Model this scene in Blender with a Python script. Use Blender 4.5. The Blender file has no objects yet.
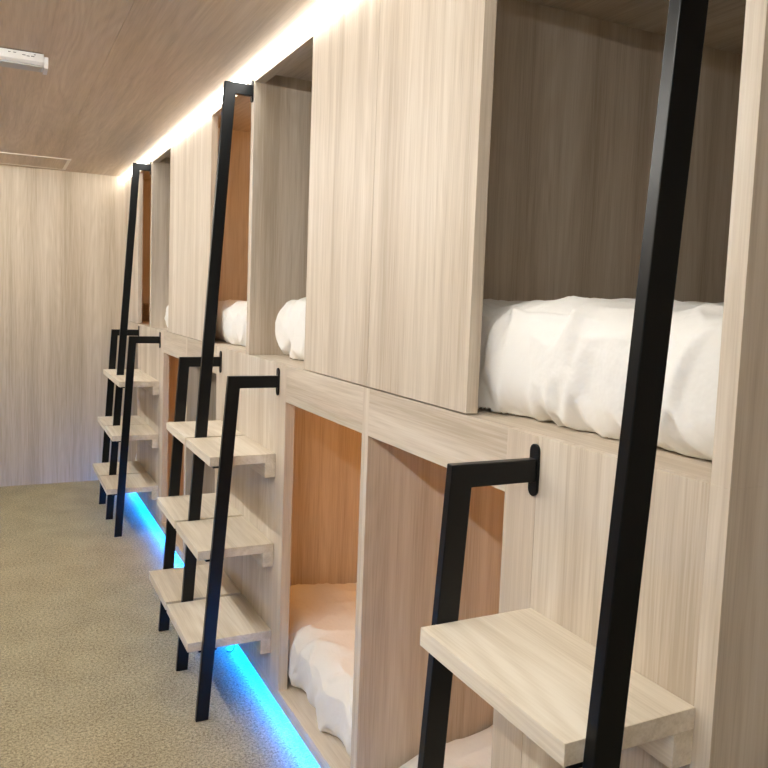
import bpy, bmesh, math, random
from mathutils import Vector, Matrix, noise

SC = bpy.context.scene
COL = SC.collection

# ----------------------------------------------------------------- materials
def new_mat(name):
    m = bpy.data.materials.new(name); m.use_nodes = True
    nt = m.node_tree
    return m, nt, nt.nodes['Principled BSDF']

def wood(name, dark, mid, light, axis='Z', rough=.5, ring=.16):
    """Oak-print laminate: streaks stretched along one axis of the board."""
    m, nt, b = new_mat(name)
    N, L = nt.nodes.new, nt.links.new
    tc = N('ShaderNodeTexCoord'); oi = N('ShaderNodeObjectInfo')
    off = N('ShaderNodeVectorMath'); off.operation = 'SCALE'
    off.inputs[0].default_value = (13.7, 29.1, 41.3); L(oi.outputs['Random'], off.inputs['Scale'])
    add = N('ShaderNodeVectorMath'); add.operation = 'ADD'
    L(tc.outputs['Object'], add.inputs[0]); L(off.outputs[0], add.inputs[1])
    def stretched(k):
        mp = N('ShaderNodeMapping'); mp.vector_type = 'POINT'
        s = [1, 1, 1]; s['XYZ'.index(axis)] = k
        mp.inputs['Scale'].default_value = s
        L(add.outputs[0], mp.inputs['Vector']); return mp.outputs[0]
    def nz(vec, scale, detail, dist=0):
        n = N('ShaderNodeTexNoise'); n.inputs['Scale'].default_value = scale
        n.inputs['Detail'].default_value = detail; n.inputs['Distortion'].default_value = dist
        L(vec, n.inputs['Vector']); return n.outputs['Fac']
    def mth(op, a, bb):
        x = N('ShaderNodeMath'); x.operation = op
        for i, v in enumerate((a, bb)):
            if isinstance(v, (int, float)): x.inputs[i].default_value = v
            else: L(v, x.inputs[i])
        return x.outputs[0]
    bands = nz(stretched(.045), 9, 4, .15)
    plan = nz(stretched(.10), 5.5, 1.5, .3)
    streak = nz(stretched(.03), 48, 4, .1)
    fine = nz(stretched(.025), 260, 2)
    rings = mth('MULTIPLY', mth('SINE', mth('MULTIPLY', plan, 120), 0), .6)
    mask = mth('MULTIPLY', mth('SUBTRACT', bands, .42), 2.2)
    rings = mth('MULTIPLY', rings, mth('MAXIMUM', mask, 0.0))
    f = mth('ADD', mth('MULTIPLY', bands, .70), mth('MULTIPLY', streak, .32))
    f = mth('ADD', f, mth('MULTIPLY', fine, .32))
    f = mth('ADD', f, mth('MULTIPLY', rings, ring))
    f = mth('SUBTRACT', f, .17)
    r = N('ShaderNodeValToRGB'); e = r.color_ramp.elements
    e[0].position = .33; e[0].color = (*dark, 1)
    e[1].position = .70; e[1].color = (*light, 1)
    k = e.new(.52); k.color = (*mid, 1)
    L(f, r.inputs['Fac']); L(r.outputs['Color'], b.inputs['Base Color'])
    b.inputs['Roughness'].default_value = rough
    b.inputs['Specular IOR Level'].default_value = .35
    bp = N('ShaderNodeBump'); bp.inputs['Strength'].default_value = .06; bp.inputs['Distance'].default_value = .002
    L(fine, bp.inputs['Height']); L(bp.outputs[0], b.inputs['Normal'])
    return m

OAK = ((.42, .345, .258), (.565, .487, .39), (.655, .587, .495))
WZ = wood('oak_upright', *OAK, axis='Z')
WY = wood('oak_lengthwise', *OAK, axis='Y', ring=.2)
WSTEP = wood('oak_step', (.52, .44, .33), (.66, .585, .47), (.75, .685, .575), axis='Y', ring=.22)
WPOST = wood('oak_post', (.50, .415, .32), (.61, .52, .415), (.69, .60, .49), axis='Z', ring=.08)
WCEIL = wood('oak_ceiling', (.46, .355, .245), (.60, .475, .345), (.69, .57, .43), axis='Y', ring=.2)
WWALL = wood('oak_wall', (.41, .335, .24), (.56, .475, .365), (.66, .58, .475), axis='Z', ring=.12)

def plain(name, col, rough=.5, metal=0, spec=.5):
    m, nt, b = new_mat(name)
    N, L = nt.nodes.new, nt.links.new
    tc = N('ShaderNodeTexCoord'); n = N('ShaderNodeTexNoise'); n.inputs['Scale'].default_value = 45
    n.inputs['Detail'].default_value = 3
    L(tc.outputs['Object'], n.inputs['Vector'])
    mr = N('ShaderNodeMapRange'); mr.inputs['To Min'].default_value = rough - .05; mr.inputs['To Max'].default_value = rough + .05
    L(n.outputs['Fac'], mr.inputs['Value']); L(mr.outputs[0], b.inputs['Roughness'])
    b.inputs['Base Color'].default_value = (*col, 1); b.inputs['Metallic'].default_value = metal
    b.inputs['Specular IOR Level'].default_value = spec
    return m

STEEL = plain('black_powder_coat', (.0018, .0026, .0034), .33, 0, .28)
WHITE = plain('white_plastic', (.80, .80, .79), .4)
GREY = plain('frosted_diffuser', (.46, .46, .45), .5)
MARK = plain('grey_print', (.08, .08, .09), .6)
DARKGAP = plain('dark_backing', (.03, .025, .02), .9)
TRIM = plain('pale_trim', (.85, .78, .66), .5)
CABLE = plain('blue_grey_cable', (.12, .16, .22), .5)

def cloth_mat():
    m, nt, b = new_mat('white_cotton')
    N, L = nt.nodes.new, nt.links.new
    tc = N('ShaderNodeTexCoord'); n = N('ShaderNodeTexNoise'); n.inputs['Scale'].default_value = 8
    n.inputs['Detail'].default_value = 4; n.inputs['Roughness'].default_value = .6; n.inputs['Distortion'].default_value = .15
    L(tc.outputs['Object'], n.inputs['Vector'])
    bp = N('ShaderNodeBump'); bp.inputs['Strength'].default_value = .5; bp.inputs['Distance'].default_value = .02
    L(n.outputs['Fac'], bp.inputs['Height']); L(bp.outputs[0], b.inputs['Normal'])
    b.inputs['Base Color'].default_value = (.79, .775, .735, 1); b.inputs['Roughness'].default_value = .85
    b.inputs['Specular IOR Level'].default_value = .2
    b.inputs['Sheen Weight'].default_value = .15
    return m
CLOTH = cloth_mat()

def carpet_mat():
    m, nt, b = new_mat('beige_loop_carpet')
    N, L = nt.nodes.new, nt.links.new
    tc = N('ShaderNodeTexCoord')
    def nz(s, d):
        n = N('ShaderNodeTexNoise'); n.inputs['Scale'].default_value = s; n.inputs['Detail'].default_value = d
        L(tc.outputs['Object'], n.inputs['Vector']); return n.outputs['Fac']
    a, c, big = nz(210, 2), nz(95, 3), nz(5, 2)
    def mul(x, k):
        q = N('ShaderNodeMath'); q.operation = 'MULTIPLY'; q.inputs[1].default_value = k; L(x, q.inputs[0]); return q.outputs[0]
    def add(x, y):
        q = N('ShaderNodeMath'); q.operation = 'ADD'; L(x, q.inputs[0]); L(y, q.inputs[1]); return q.outputs[0]
    f = add(add(mul(a, .5), mul(c, .4)), mul(big, .1))
    r = N('ShaderNodeValToRGB'); e = r.color_ramp.elements
    e[0].position = .34; e[0].color = (.125, .10, .062, 1)
    e[1].position = .66; e[1].color = (.53, .465, .305, 1)
    k = e.new(.5); k.color = (.315, .272, .172, 1)
    L(f, r.inputs['Fac']); L(r.outputs['Color'], b.inputs['Base Color'])
    b.inputs['Roughness'].default_value = .95; b.inputs['Specular IOR Level'].default_value = .1
    bp = N('ShaderNodeBump'); bp.inputs['Strength'].default_value = .6; bp.inputs['Distance'].default_value = .004
    L(f, bp.inputs['Height']); L(bp.outputs[0], b.inputs['Normal'])
    return m
CARPET = carpet_mat()

def glow(name, col, s):
    m, nt, b = new_mat(name)
    b.inputs['Base Color'].default_value = (.8, .8, .8, 1)
    b.inputs['Emission Color'].default_value = (*col, 1); b.inputs['Emission Strength'].default_value = s
    return m
LED_W = glow('white_led_diffuser', (1.0, .995, .955), 14)
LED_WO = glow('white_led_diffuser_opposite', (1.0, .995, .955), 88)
LED_B = glow('blue_led_diffuser', (.0, .15, 1.0), 190)
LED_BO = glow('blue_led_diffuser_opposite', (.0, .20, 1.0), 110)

# ----------------------------------------------------------------- mesh helpers
class MB:
    def __init__(s): s.bm = bmesh.new()
    def box(s, x0, x1, y0, y1, z0, z1, bev=0.0):
        t = bmesh.new()
        v = [t.verts.new(p) for p in ((x0,y0,z0),(x1,y0,z0),(x1,y1,z0),(x0,y1,z0),(x0,y0,z1),(x1,y0,z1),(x1,y1,z1),(x0,y1,z1))]
        for f in ((3,2,1,0),(4,5,6,7),(0,1,5,4),(1,2,6,5),(2,3,7,6),(3,0,4,7)): t.faces.new([v[i] for i in f])
        s._take(t, bev); return s
    def prism(s, pts, y0, y1, bev=0.0):
        """polygon in x-z (list of (x,z)) extruded along y"""
        t = bmesh.new()
        a = [t.verts.new((x, y0, z)) for x, z in pts]; b = [t.verts.new((x, y1, z)) for x, z in pts]
        t.faces.new(a); t.faces.new(b[::-1])
        n = len(pts)
        for i in range(n): t.faces.new((a[i], b[i], b[(i+1) % n], a[(i+1) % n]))
        bmesh.ops.recalc_face_normals(t, faces=t.faces)
        s._take(t, bev); return s
    def prism_x(s, pts, x0, x1, bev=0.0):
        """polygon in y-z extruded along x"""
        t = bmesh.new()
        a = [t.verts.new((x0, y, z)) for y, z in pts]; b = [t.verts.new((x1, y, z)) for y, z in pts]
        t.faces.new(a); t.faces.new(b[::-1])
        n = len(pts)
        for i in range(n): t.faces.new((a[i], b[i], b[(i+1) % n], a[(i+1) % n]))
        bmesh.ops.recalc_face_normals(t, faces=t.faces)
        s._take(t, bev); return s
    def _take(s, t, bev):
        if bev:
            bmesh.ops.bevel(t, geom=list(t.edges), offset=bev, segments=2, profile=.5, affect='EDGES', clamp_overlap=True)
        me = bpy.data.meshes.new('tmp'); t.to_mesh(me); t.free()
        s.bm.from_mesh(me); bpy.data.meshes.remove(me)
    def build(s, name, mat, parent=None, smooth=False):
        me = bpy.data.meshes.new(name)
        base = None
        if parent is not None:
            base = world_loc(parent)
            bmesh.ops.translate(s.bm, verts=s.bm.verts, vec=-base)
        s.bm.to_mesh(me); s.bm.free()
        if smooth: me.polygons.foreach_set('use_smooth', [True]*len(me.polygons))
        me.materials.append(mat)
        o = bpy.data.objects.new(name, me); COL.objects.link(o)
        if parent is not None: o.parent = parent
        return o

def world_loc(o):
    v = Vector((0, 0, 0))
    while o is not None: v += o.location; o = o.parent
    return v

def tag(o, label, cat, group=None):
    o['label'] = label; o['category'] = cat
    if group: o['group'] = group
    return o
def thing(name, loc, label, cat, group=None):
    o = bpy.data.objects.new(name, None); COL.objects.link(o); o.location = loc
    o.empty_display_size = .1
    return tag(o, label, cat, group)
def struct(name, mb, mat, parent=None):
    o = mb.build(name, mat, parent)
    if parent is None: o['kind'] = 'structure'
    return o

# ----------------------------------------------------------------- dimensions (metres)
# x: across the corridor (bunk fronts at x = 0, beds towards +x), y: down the corridor, z: up
ZC = 2.40                      # ceiling
ZD = 1.282                     # upper deck
ZB = 1.152                     # underside of beam
ZL = 2.352                     # underside of lintel
ZS = .095                      # lower deck
YW = 6.52                      # end wall
XL = -1.62                     # corridor's other side
D = [.753, 1.934, 3.083, 4.217, 5.345, 6.518]          # dividers
EDGE_U = [1.423, 2.427, 3.745, 4.727, 5.86]             # edge of each upper opening
EDGE_L = [1.265, 2.598, 3.568, 4.86, 5.83]            # edge of each lower opening
DEPTH = 2.0

# ----------------------------------------------------------------- setting
YN = -1.7
struct('floor', MB().box(XL-.1, 2.3, YN-.1, YW+.1, -.08, 0), CARPET)
c = MB()
c.box(XL-.1, 2.3, YN-.1, YW+.1, ZC+.012, ZC+.08)
ceil = struct('ceiling', c, DARKGAP)
c = MB()
xs = [XL-.1, -.526, .69, 1.91, 2.3]; ys = [YN-.1, 1.05, 3.49, 5.93, YW+.1]
for i in range(4):
    for j in range(4):
        c.box(xs[i]+.0006, xs[i+1]-.0006, ys[j]+.0006, ys[j+1]-.0006, ZC, ZC+.012)
cp = struct('ceiling_panel', c, WCEIL, ceil)
struct('wall_back', MB().box(XL-.1, 2.3, YW, YW+.1, 0, ZC), WWALL)
struct('wall_left', MB().box(XL-.1, XL, YN, YW, 0, ZC), WWALL)
struct('wall_near', MB().box(XL-.1, 2.3, YN-.1, YN, 0, ZC), WWALL)
struct('wall_right', MB().box(2.1, 2.2, YN, YW, 0, ZC), WWALL)
b = struct('baseboard_left', MB().prism([(XL, .08), (XL+.052, .08), (XL+.052, .045), (XL+.07, .045), (XL+.07, .15), (XL, .15)], YN, YW-.001, .001), WY)

def led_bar(mb, x, y0, y1, z, sx, r=.03):
    """quarter-round corner diffuser; sx=+1 opens towards +x"""
    n = 7
    pts = [(x, z)] + [(x + sx*r*math.cos(a), z - r*math.sin(a)) for a in [math.pi/2*i/(n-1) for i in range(n)]]
    mb.prism(pts, y0, y1); return mb
o = led_bar(MB(), XL, YN, YW-.002, ZC, 1).build('white_led_left', LED_WO); o['kind'] = 'structure'  # unseen white LED strip along the ceiling edge opposite the bunks
o = MB().box(XL+.016, XL+.040, YN, YW-.002, .060, .0795).build('blue_led_left', LED_BO); o['kind'] = 'structure'  # unseen blue LED strip behind the lip of the left baseboard

o = led_bar(MB(), -.0005, .737, YW-.003, ZC-.0005, -1).build('led_strip', LED_W)
tag(o, 'bright white LED strip in the corner between ceiling and bunk fronts', 'light strip')
o = MB().box(.0185, .050, .737, YW-.003, .0515, .0795).build('led_strip', LED_B)
tag(o, 'blue LED strip tucked under the base of the bunks, glowing on the carpet', 'light strip')

# ----------------------------------------------------------------- sleeping pods
POD_LABELS = [
 'pale oak pod unit with bare end panel, upper mouth behind the longest black rail',
 'pale oak pod unit with orange lower mouth and tall pale upper niche',
 'pale oak pod unit with orange-brown upper mouth, directly behind the middle ladder',
 'pale oak pod unit with a white sliver of bedding in its narrow upper mouth',
 'pale oak pod unit touching the end wall, behind the farthest ladder',
]
for i in range(5):
    y0, y1 = D[i], D[i+1]
    a = y0 + .0002; b = y1 - .0002
    left_closed = i in (1, 3)               # upper panel on the near side, ladder on the far side
    lad_near = i in (0, 2, 4)               # ladder on the near divider
    T = .020
    n0 = .736 if i == 0 else a              # near face of near side panel
    n1 = .770 if i == 0 else a + T
    f0, f1 = b - T, b
    pod = thing('sleeping_pod', (0, (y0+y1)/2, 0), POD_LABELS[i], 'bunk bed', 'row of built-in sleeping pods')
    MB().prism([(0, .045), (.018, .045), (.018, .08), (DEPTH, .08), (DEPTH, ZS), (0, ZS)], n0, f1, .0008).build('lower_deck', WY, pod)
    MB().box(.075, .09, n0, f1, .0005, .0795).build('toe_kick', WY, pod)
    eu, el = EDGE_U[i], EDGE_L[i]
    def side(p, q, ladder_side, closed):
        m = MB()
        xu = .0305 if closed else 0.0
        xl = .0195 if (ladder_side and i + 0 >= 0 and not (i == 0 and p < 1)) else 0.0
        m.box(xl, DEPTH, p, q, ZS, ZD, .0006)
        m.box(xu, DEPTH, p, q, ZD, 2.398, .0006)
        return m.build('side_panel', WZ, pod)
    if lad_near:
        # ladder + upper opening at the near divider, closed panel + lower opening at the far one
        side(n0, n1, True, False); side(f0, f1, False, True)
        ya, yb = (n1 if i == 0 else a), el          # backing panel span
        MB().box(0, .019, ya, yb-.1, ZS, ZD, .0006).build('backing_panel', WZ, pod)
        MB().box(-.0005, .034, yb-.0995, yb, ZS, ZD-.0005, .0006).build('post', WPOST, pod)
        MB().box(0, .019, yb, f0, ZB, ZD, .0006).build('beam', WY, pod)
        MB().box(0, .03, eu, f1-.0010, ZD+.004, 2.398, .0008).build('front_panel', WZ, pod)
        MB().box(0, .04, n1, eu, ZL, 2.398, .0006).build('lintel', WY, pod)
    else:
        side(n0, n1, False, True); side(f0, f1, True, False)
        ya, yb = el, b
        MB().box(0, .019, ya+.1, yb, ZS, ZD, .0006).build('backing_panel', WZ, pod)
        MB().box(-.0005, .034, ya, ya+.0995, ZS, ZD-.0005, .0006).build('post', WPOST, pod)
        MB().box(0, .019, n1, ya, ZB, ZD, .0006).build('beam', WY, pod)
        MB().box(0, .03, n0+.0010, eu, ZD+.004, 2.398, .0008).build('front_panel', WZ, pod)
        MB().box(0, .04, eu, f0, ZL, 2.398, .0006).build('lintel', WY, pod)
    MB().box(.0345, DEPTH-.02, n1, f0, ZD-.018, ZD, .0006).box(.019, .0345, n1, f0, ZD-.018, ZD).build('upper_deck', WY, pod)
    MB().box(DEPTH-.02, DEPTH, n1, f0, ZS, 2.398).build('back_panel', WZ, pod)
    MB().box(.04, DEPTH-.02, n1, f0, 2.391, 2.398).build('roof_panel', WY, pod)

# ----------------------------------------------------------------- ladders
STEPS = [(.951, -.241), (.617, -.277), (.287, -.308)]
W = .045
def plate_mb(y, z, h, w=.027, t=.006):
    pts = []
    r = w/2
    for k in range(9): a = math.pi*k/8; pts.append((y + r*math.cos(a), z + h/2 - r + r*math.sin(a)))
    for k in range(9): a = math.pi + math.pi*k/8; pts.append((y + r*math.cos(a), z - h/2 + r + r*math.sin(a)))
    return MB().prism_x(pts, -t, -.0007, .001)
def rail(root, y0, y1, zt, xb, slope, plate_h=.10, W=W):
    xo = lambda z: xb + slope*z
    pts = [(xo(0), .0005), (xo(zt), zt), (-.004, zt), (-.004, zt-.043), (xo(zt-.043)+W, zt-.043), (xo(0)+W, .0005)]
    r = MB().prism(pts, y0, y1, .0018).build('rail', STEEL, root)
    plate_mb((y0+y1)/2, zt-.022, plate_h).build('wall_plate', STEEL, r)
    return r
def step(root, z, xo, y0, y1, ry0, ry1, xr):
    s = MB().box(xo, -.0012, y0, y1, z-.033, z, .0012).build('step', WSTEP, root)
    MB().box(-.040, -.0012, y0+.001, y1-.001, z-.033-.054, z-.0332, .0008).build('cleat', WSTEP, s)
    for (p, q) in ((ry0, ry0+.05), (ry1-.05, ry1)):
        MB().box(xr-.024, xr+.040, p, q, z-.040, z-.0335).build('step_bracket', STEEL, s)
def ladder(yc, near, far, label, long_par, short_par, dz=0, near_par=None, hs=.395):
    root = thing('ladder', (-.15, yc, 0), label, 'ladder', 'black railed ladders of the sleeping pods')
    rail(root, yc-.0105, yc+.0105, 2.343, *long_par)
    for sgn, on in ((-1, near), (1, far)):
        if not on: continue
        a, b = yc + sgn*.0115, yc + sgn*hs
        lo, hi = min(a, b), max(a, b)
        r0 = b if sgn > 0 else b-.020
        rail(root, r0+.0005*sgn, r0+.020+.0005*sgn, 1.238+dz*.4, *(near_par if near_par and sgn < 0 else short_par))
        for z, xo in STEPS:
            z += dz
            step(root, z, xo, lo, hi, lo, hi, short_par[0] + short_par[1]*z)
    return root
ladder(.754, False, True, 'nearest black ladder, its long rail crossing the first upper mouth, large oak step attached',
       (-.2705, .0655, .088, .048), (-.266, .0620), .002, None, .406)
ladder(3.086, True, True, 'middle black ladder with paired oak steps either side of its long rail',
       (-.266, .065, .088), (-.262, .0605), 0, (-.2795, .0755))
ladder(5.375, True, True, 'farthest black ladder with paired oak steps, in front of the end wall',
       (-.266, .065, .088), (-.264, .0615), .012)

# ----------------------------------------------------------------- bedding
def duvet(y0, y1, x0, x1, z0, h, seed, label, group, bulge=.0, creases=(), nfold=46, ramp=0.0):
    """A puffy quilt: rounded slab with pillowed top, soft sag and gathered folds at its front."""
    NX, NY = 150, 170
    rnd = random.Random(seed)
    ox, oy = rnd.random()*50, rnd.random()*50
    bm = bmesh.new()
    L_, Wd = x1-x0, y1-y0
    folds = list(creases)
    for k in range(nfold):
        low = k % 3 != 2
        an = rnd.uniform(-.9, .9) + (math.pi/2 if low else rnd.uniform(-1, 1))
        ln = rnd.uniform(.05, .15)
        folds.append((rnd.uniform(.03, .97), rnd.uniform(.06, .36) if low else rnd.uniform(.36, .75),
                      ln*math.cos(an), ln*math.sin(an), rnd.choice((1, 1, -1))*rnd.uniform(.005, .013), rnd.uniform(.010, .024)))
    def P(u, v):
        # u: -1 bottom-front .. runs up the front, over the top to the back ; v across
        y = y0 + Wd*v
        dv = min(v, 1-v)*Wd
        endr = min(1.0, dv/.10); edge = math.sqrt(max(0.0, 1-(1-endr)**2))
        hh = h*(.50 + .50*edge)
        R = hh*.5
        # arc-length profile: front half-round then the top
        s_front = math.pi*R
        if u < .45:
            a = -math.pi/2 + math.pi*(u/.45)
            px = x0 + R*1.0 - R*(1.0 if abs(a) < 1e-6 else math.copysign(abs(math.cos(a))**.62, math.cos(a)))
            pz = z0 + hh*.5 + R*math.copysign(abs(math.sin(a))**.85, a)
            nx, nz_ = -math.cos(a), math.sin(a)
            w = math.cos(a)
        else:
            t = (u-.45)/.55
            px = x0 + R + (L_-R)*t; pz = z0 + hh
            nx, nz_ = 0, 1
            w = 0
            if t > .9: pz = z0 + hh*(1-.5*((t-.9)/.1)**2)
        pz = z0 + (pz-z0)*(1-ramp*math.exp(-max(0, px-x0)/.16))
        # the ends draw back a little
        px += (1-edge)*.05
        q = Vector((px*1.0+ox, y+oy, pz))
        d = .014*(noise.noise(q*3.1)) + .013*noise.noise(q*7.3)
        rg = 1-abs(noise.noise(Vector((px*4.2+ox+9, y*6.5+oy, pz*2.2)))*2)
        d += .015*max(0, rg)**3
        rg2 = 1-abs(noise.noise(Vector((px*9+ox, y*5.2+oy+4, pz*5+px*3)))*2)
        d += .006*max(0, rg2)**4
        # gathers low on the front
        if u < .45:
            low = max(0, 1-u/.26)
            d += .013*low*noise.noise(Vector((y*13+oy, pz*4, ox)))*(0.3 + w)
            d += .012*low*noise.noise(Vector((y*29+oy, pz*5+y*3, ox)))*(0.3 + w)
            low0 = u/.45
        for (cv, cu, dv_, du_, amp, wid) in folds:
            # raised piping line through (v,u) with direction
            ln = math.hypot(dv_, du_); ex, ey = dv_/ln, du_/ln
            pv, pu = v-cv, u-cu
            al = pv*ex+pu*ey; ac = -pv*ey+pu*ex
            if abs(al) < ln: d += amp*math.exp(-(ac/wid)**2)*(1-(al/ln)**2)
        if pz + nz_*d < z0+.002 and u > .02: d = 0
        px += nx*d + bulge*0; pz = max(z0+.001, pz + nz_*d)
        px = max(px, x0-.015, .0365); py = y
        if v < .06 or v > .94:
            py += .006*noise.noise(q*6)
        return Vector((px, min(max(py, y0), y1), pz))
    us = [i/NX for i in range(NX+1)]
    # denser sampling on the front
    us = [(u/.6*.45 if u < .6 else .45 + (u-.6)/.4*.55) for u in us]
    grid = []
    for i, u in enumerate(us):
        grid.append([bm.verts.new(P(u, j/NY)) for j in range(NY+1)])
    for i in range(NX):
        for j in range(NY):
            bm.faces.new((grid[i][j], grid[i+1][j], grid[i+1][j+1], grid[i][j+1]))
    # sides and base
    be = [e for e in bm.edges if e.is_boundary]
    cap = {}
    for j, col in ((0, [g[0] for g in grid]), (NY, [g[NY] for g in grid])):
        ctr = bm.verts.new((x0 + L_*.5, col[0].co.y, z0+h*.25))
        for k in range(NX):
            bm.faces.new((col[k], col[k+1], ctr) if j else (col[k+1], col[k], ctr))
        bm.faces.new((col[-1], col[0], ctr) if j else (col[0], col[-1], ctr))
    bm.faces.new([grid[0][j] for j in range(NY+1)] + [grid[NX][j] for j in range(NY, -1, -1)])
    bmesh.ops.recalc_face_normals(bm, faces=bm.faces)
    me = bpy.data.meshes.new('duvet'); bm.to_mesh(me); bm.free()
    me.polygons.foreach_set('use_smooth', [True]*len(me.polygons)); me.materials.append(CLOTH)
    o = bpy.data.objects.new('duvet', me); COL.objects.link(o)
    return tag(o, label, 'bedding', group)

def inner(i): return (.770 if i == 0 else D[i]+.0202) + .006, D[i+1]-.0202-.006
G = 'white duvets in the sleeping pods'
s = inner(0); duvet(s[0], s[1], .070, 1.9, ZD, .244, 3, 'large white crumpled duvet in the nearest upper berth, behind the long black rail', G,
                    creases=(
    (.585, .27, .018, -.11, .014, .010), (.43, .335, .15, .0, .010, .009), (.12, .22, .045, -.14, .014, .010), (.10, .16, -.05, -.12, .014, .010),
    (.66, .17, .05, .10, .013, .016), (.64, .12, .10, .05, .012, .014), (.69, .24, .02, .10, -.012, .018), (.60, .09, .10, .02, .010, .012), (.74, .16, .07, .09, .012, .018),
    (.38, .12, .03, .08, .010, .014), (.46, .10, -.03, .08, .010, .016), (.30, .10, .02, .08, .010, .014), (.22, .12, .03, .09, .011, .016)), nfold=26)
s = inner(1); duvet(s[0], s[1], .095, 1.9, ZD, .225, 8, 'white duvet end bulging from behind the wide closed panels into the pale niche', G)
s = inner(2); duvet(s[0], s[1], .085, 1.9, ZD, .183, 12, 'white gathered duvet in the orange-brown upper mouth, behind the middle ladder', G,
    nfold=60)
s = inner(3); duvet(s[0], s[1], .078, 1.9, ZD, .175, 21, 'white duvet showing as a thin sliver in the narrow far upper mouth', G)
s = inner(0); duvet(s[0], s[1], .055, 1.9, ZS, .195, 33, 'white duvet in the nearest lower berth, below the big oak step', G, ramp=.5)
s = inner(1); duvet(s[0], s[1], .045, 1.9, ZS, .216, 41, 'white duvet on the orange-lit floor-level berth, beside the blue glow', G)
s = inner(4); duvet(s[0], s[1], .08, 1.9, ZS, .17, 55, 'scrap of white duvet in the floor-level berth behind the farthest ladder', G)

# ----------------------------------------------------------------- small things
t = thing('wall_shelf', (.4, YW-.03, 1.40), 'small oak shelf on the wall inside the farthest upper berth', 'shelf')
MB().box(.15, 1.9, YW-.30, YW-.0235, 1.405, 1.423, .0008).build('shelf_board', WY, t)
MB().box(.15, .168, YW-.24, YW-.0235, 1.33, 1.4045, .0008).build('bracket', WY, t)

t = thing('ceiling_batten', (-1.05, 3.3620, ZC), 'slim white batten light fixture on the oak ceiling, its face unlit', 'light fixture')
MB().prism_x([(3.3220, ZC-.004), (3.3220, ZC-.034), (3.3340, ZC-.042), (3.4220, ZC-.046), (3.4280, ZC-.004)], -1.35, -.741, .001).build('housing', WHITE, t)
MB().box(-1.35, -.745, 3.3400, 3.4180, ZC-.0490, ZC-.0400, .001).build('diffuser', GREY, t)
MB().prism_x([(3.3250, ZC-.012), (3.3250, ZC-.036), (3.3340, ZC-.052), (3.4300, ZC-.053), (3.4340, ZC-.012)], -.7405, -.725, .001).build('end_cap', WHITE, t)
MB().box(-1.35, -.745, 3.3320, 3.4020, ZC-.003, ZC-.0002).build('base_plate', MARK, t)
for x, w, z in ((-.815, .012, .016), (-.80, .010, .018), (-.785, .012, .017), (-.775, .006, .010), (-.845, .010, .012), (-.862, .008, .012)):
    MB().box(x, x+w, 3.3213, 3.3225, ZC-z-.0025, ZC-z).build('printed_mark', MARK, t)

t = thing('access_hatch', (-.68, 6.15, ZC), 'flush oak access hatch with pale trim in the ceiling by the end wall', 'hatch')
x0, x1, y0, y1 = -1.05, -.442, 5.895, 6.42
f = MB()
f.box(x1-.022, x1, y0, y1, ZC-.006, ZC-.0002, .0008).box(x0, x0+.022, y0, y1, ZC-.006, ZC-.0002, .0008)
f.box(x0+.022, x1-.022, y0, y0+.014, ZC-.006, ZC-.0002, .0008).box(x0+.022, x1-.022, y1-.022, y1, ZC-.006, ZC-.0002, .0008)
f.build('frame', TRIM, t)
MB().box(x0+.025, x1-.025, y0+.025, y1-.025, ZC-.004, ZC-.0002).build('panel', WCEIL, t)

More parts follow.
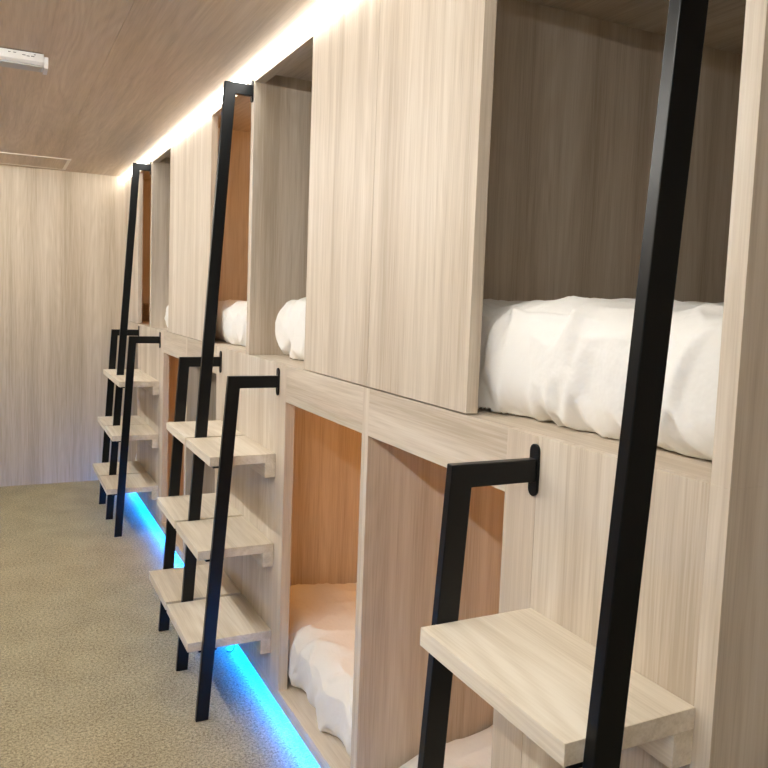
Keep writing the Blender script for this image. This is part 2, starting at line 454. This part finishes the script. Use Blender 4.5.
def tube(name, pts, r, mat):
    bm = bmesh.new(); rings = []; n = 8
    pts = [Vector(p) for p in pts]
    for k, p in enumerate(pts):
        d = (pts[min(k+1, len(pts)-1)] - pts[max(k-1, 0)]).normalized()
        a = d.cross(Vector((0, 1, 0))).normalized(); b = d.cross(a)
        rings.append([bm.verts.new(p + r*(a*math.cos(2*math.pi*q/n) + b*math.sin(2*math.pi*q/n))) for q in range(n)])
    for A, B in zip(rings, rings[1:]):
        for q in range(n): bm.faces.new((A[q], A[(q+1) % n], B[(q+1) % n], B[q]))
    bm.faces.new(rings[0][::-1]); bm.faces.new(rings[-1])
    bmesh.ops.recalc_face_normals(bm, faces=bm.faces)
    me = bpy.data.meshes.new(name); bm.to_mesh(me); bm.free(); me.materials.append(mat)
    o = bpy.data.objects.new(name, me); COL.objects.link(o); return o
o = tube('cable', [(-.0035, 3.1420, .112), (-.005, 3.1420, .085), (-.006, 3.1430, .06), (-.009, 3.1450, .035), (-.014, 3.1490, .015), (-.022, 3.1570, .005), (-.035, 3.1720, .003)], .0025, CABLE)
tag(o, 'short thin cable dangling into the blue glow below the middle ladder', 'cable')

# ----------------------------------------------------------------- reading lamps inside the berths
def warm(x, y, z, w, col=(1.0, .455, .11), size=.12):
    l = bpy.data.lights.new('reading_light', 'POINT'); l.energy = w; l.color = col; l.shadow_soft_size = size
    ob = bpy.data.objects.new('reading_light', l); ob.location = (x, y, z); COL.objects.link(ob)
warm(1.5, 1.15, .95, 9.0)
warm(1.2, 2.35, .95, 10.0)
warm(1.5, 4.5, .95, 11.0)
warm(1.0, 3.45, 2.15, 6)
warm(1.1, 5.95, 2.15, 6)

# ----------------------------------------------------------------- world, camera, view
w = bpy.data.worlds.new('world'); w.use_nodes = True; SC.world = w
w.node_tree.nodes['Background'].inputs[0].default_value = (.8, .85, .9, 1)
w.node_tree.nodes['Background'].inputs[1].default_value = .1

YAW, PITCH, ROLL, F = .4703, -.0857, .0380, 782.576
cam = bpy.data.cameras.new('camera'); cam.sensor_fit = 'HORIZONTAL'; cam.sensor_width = 36; cam.lens = 36*F/768
cam.clip_start = .02
cam.shift_x = (384-392.856)/768; cam.shift_y = (366.6-384)/768
co = bpy.data.objects.new('camera', cam); COL.objects.link(co)
fw = Vector((math.sin(YAW)*math.cos(PITCH), math.cos(YAW)*math.cos(PITCH), math.sin(PITCH)))
r0 = Vector((math.cos(YAW), -math.sin(YAW), 0)); u0 = r0.cross(fw)
r = r0*math.cos(ROLL) + u0*math.sin(ROLL); u = -r0*math.sin(ROLL) + u0*math.cos(ROLL)
M = Matrix((r, u, -fw)).transposed().to_4x4(); M.translation = Vector((-.90478, 0, 1.52635))
co.matrix_world = M
SC.camera = co

vs = SC.view_settings
vs.view_transform = 'Standard'; vs.look = 'None'; vs.gamma = 1; vs.use_curve_mapping = False
vs.exposure = 0.14
SC.cycles.max_bounces = 14; SC.cycles.diffuse_bounces = 10
SC.cycles.sample_clamp_indirect = 6
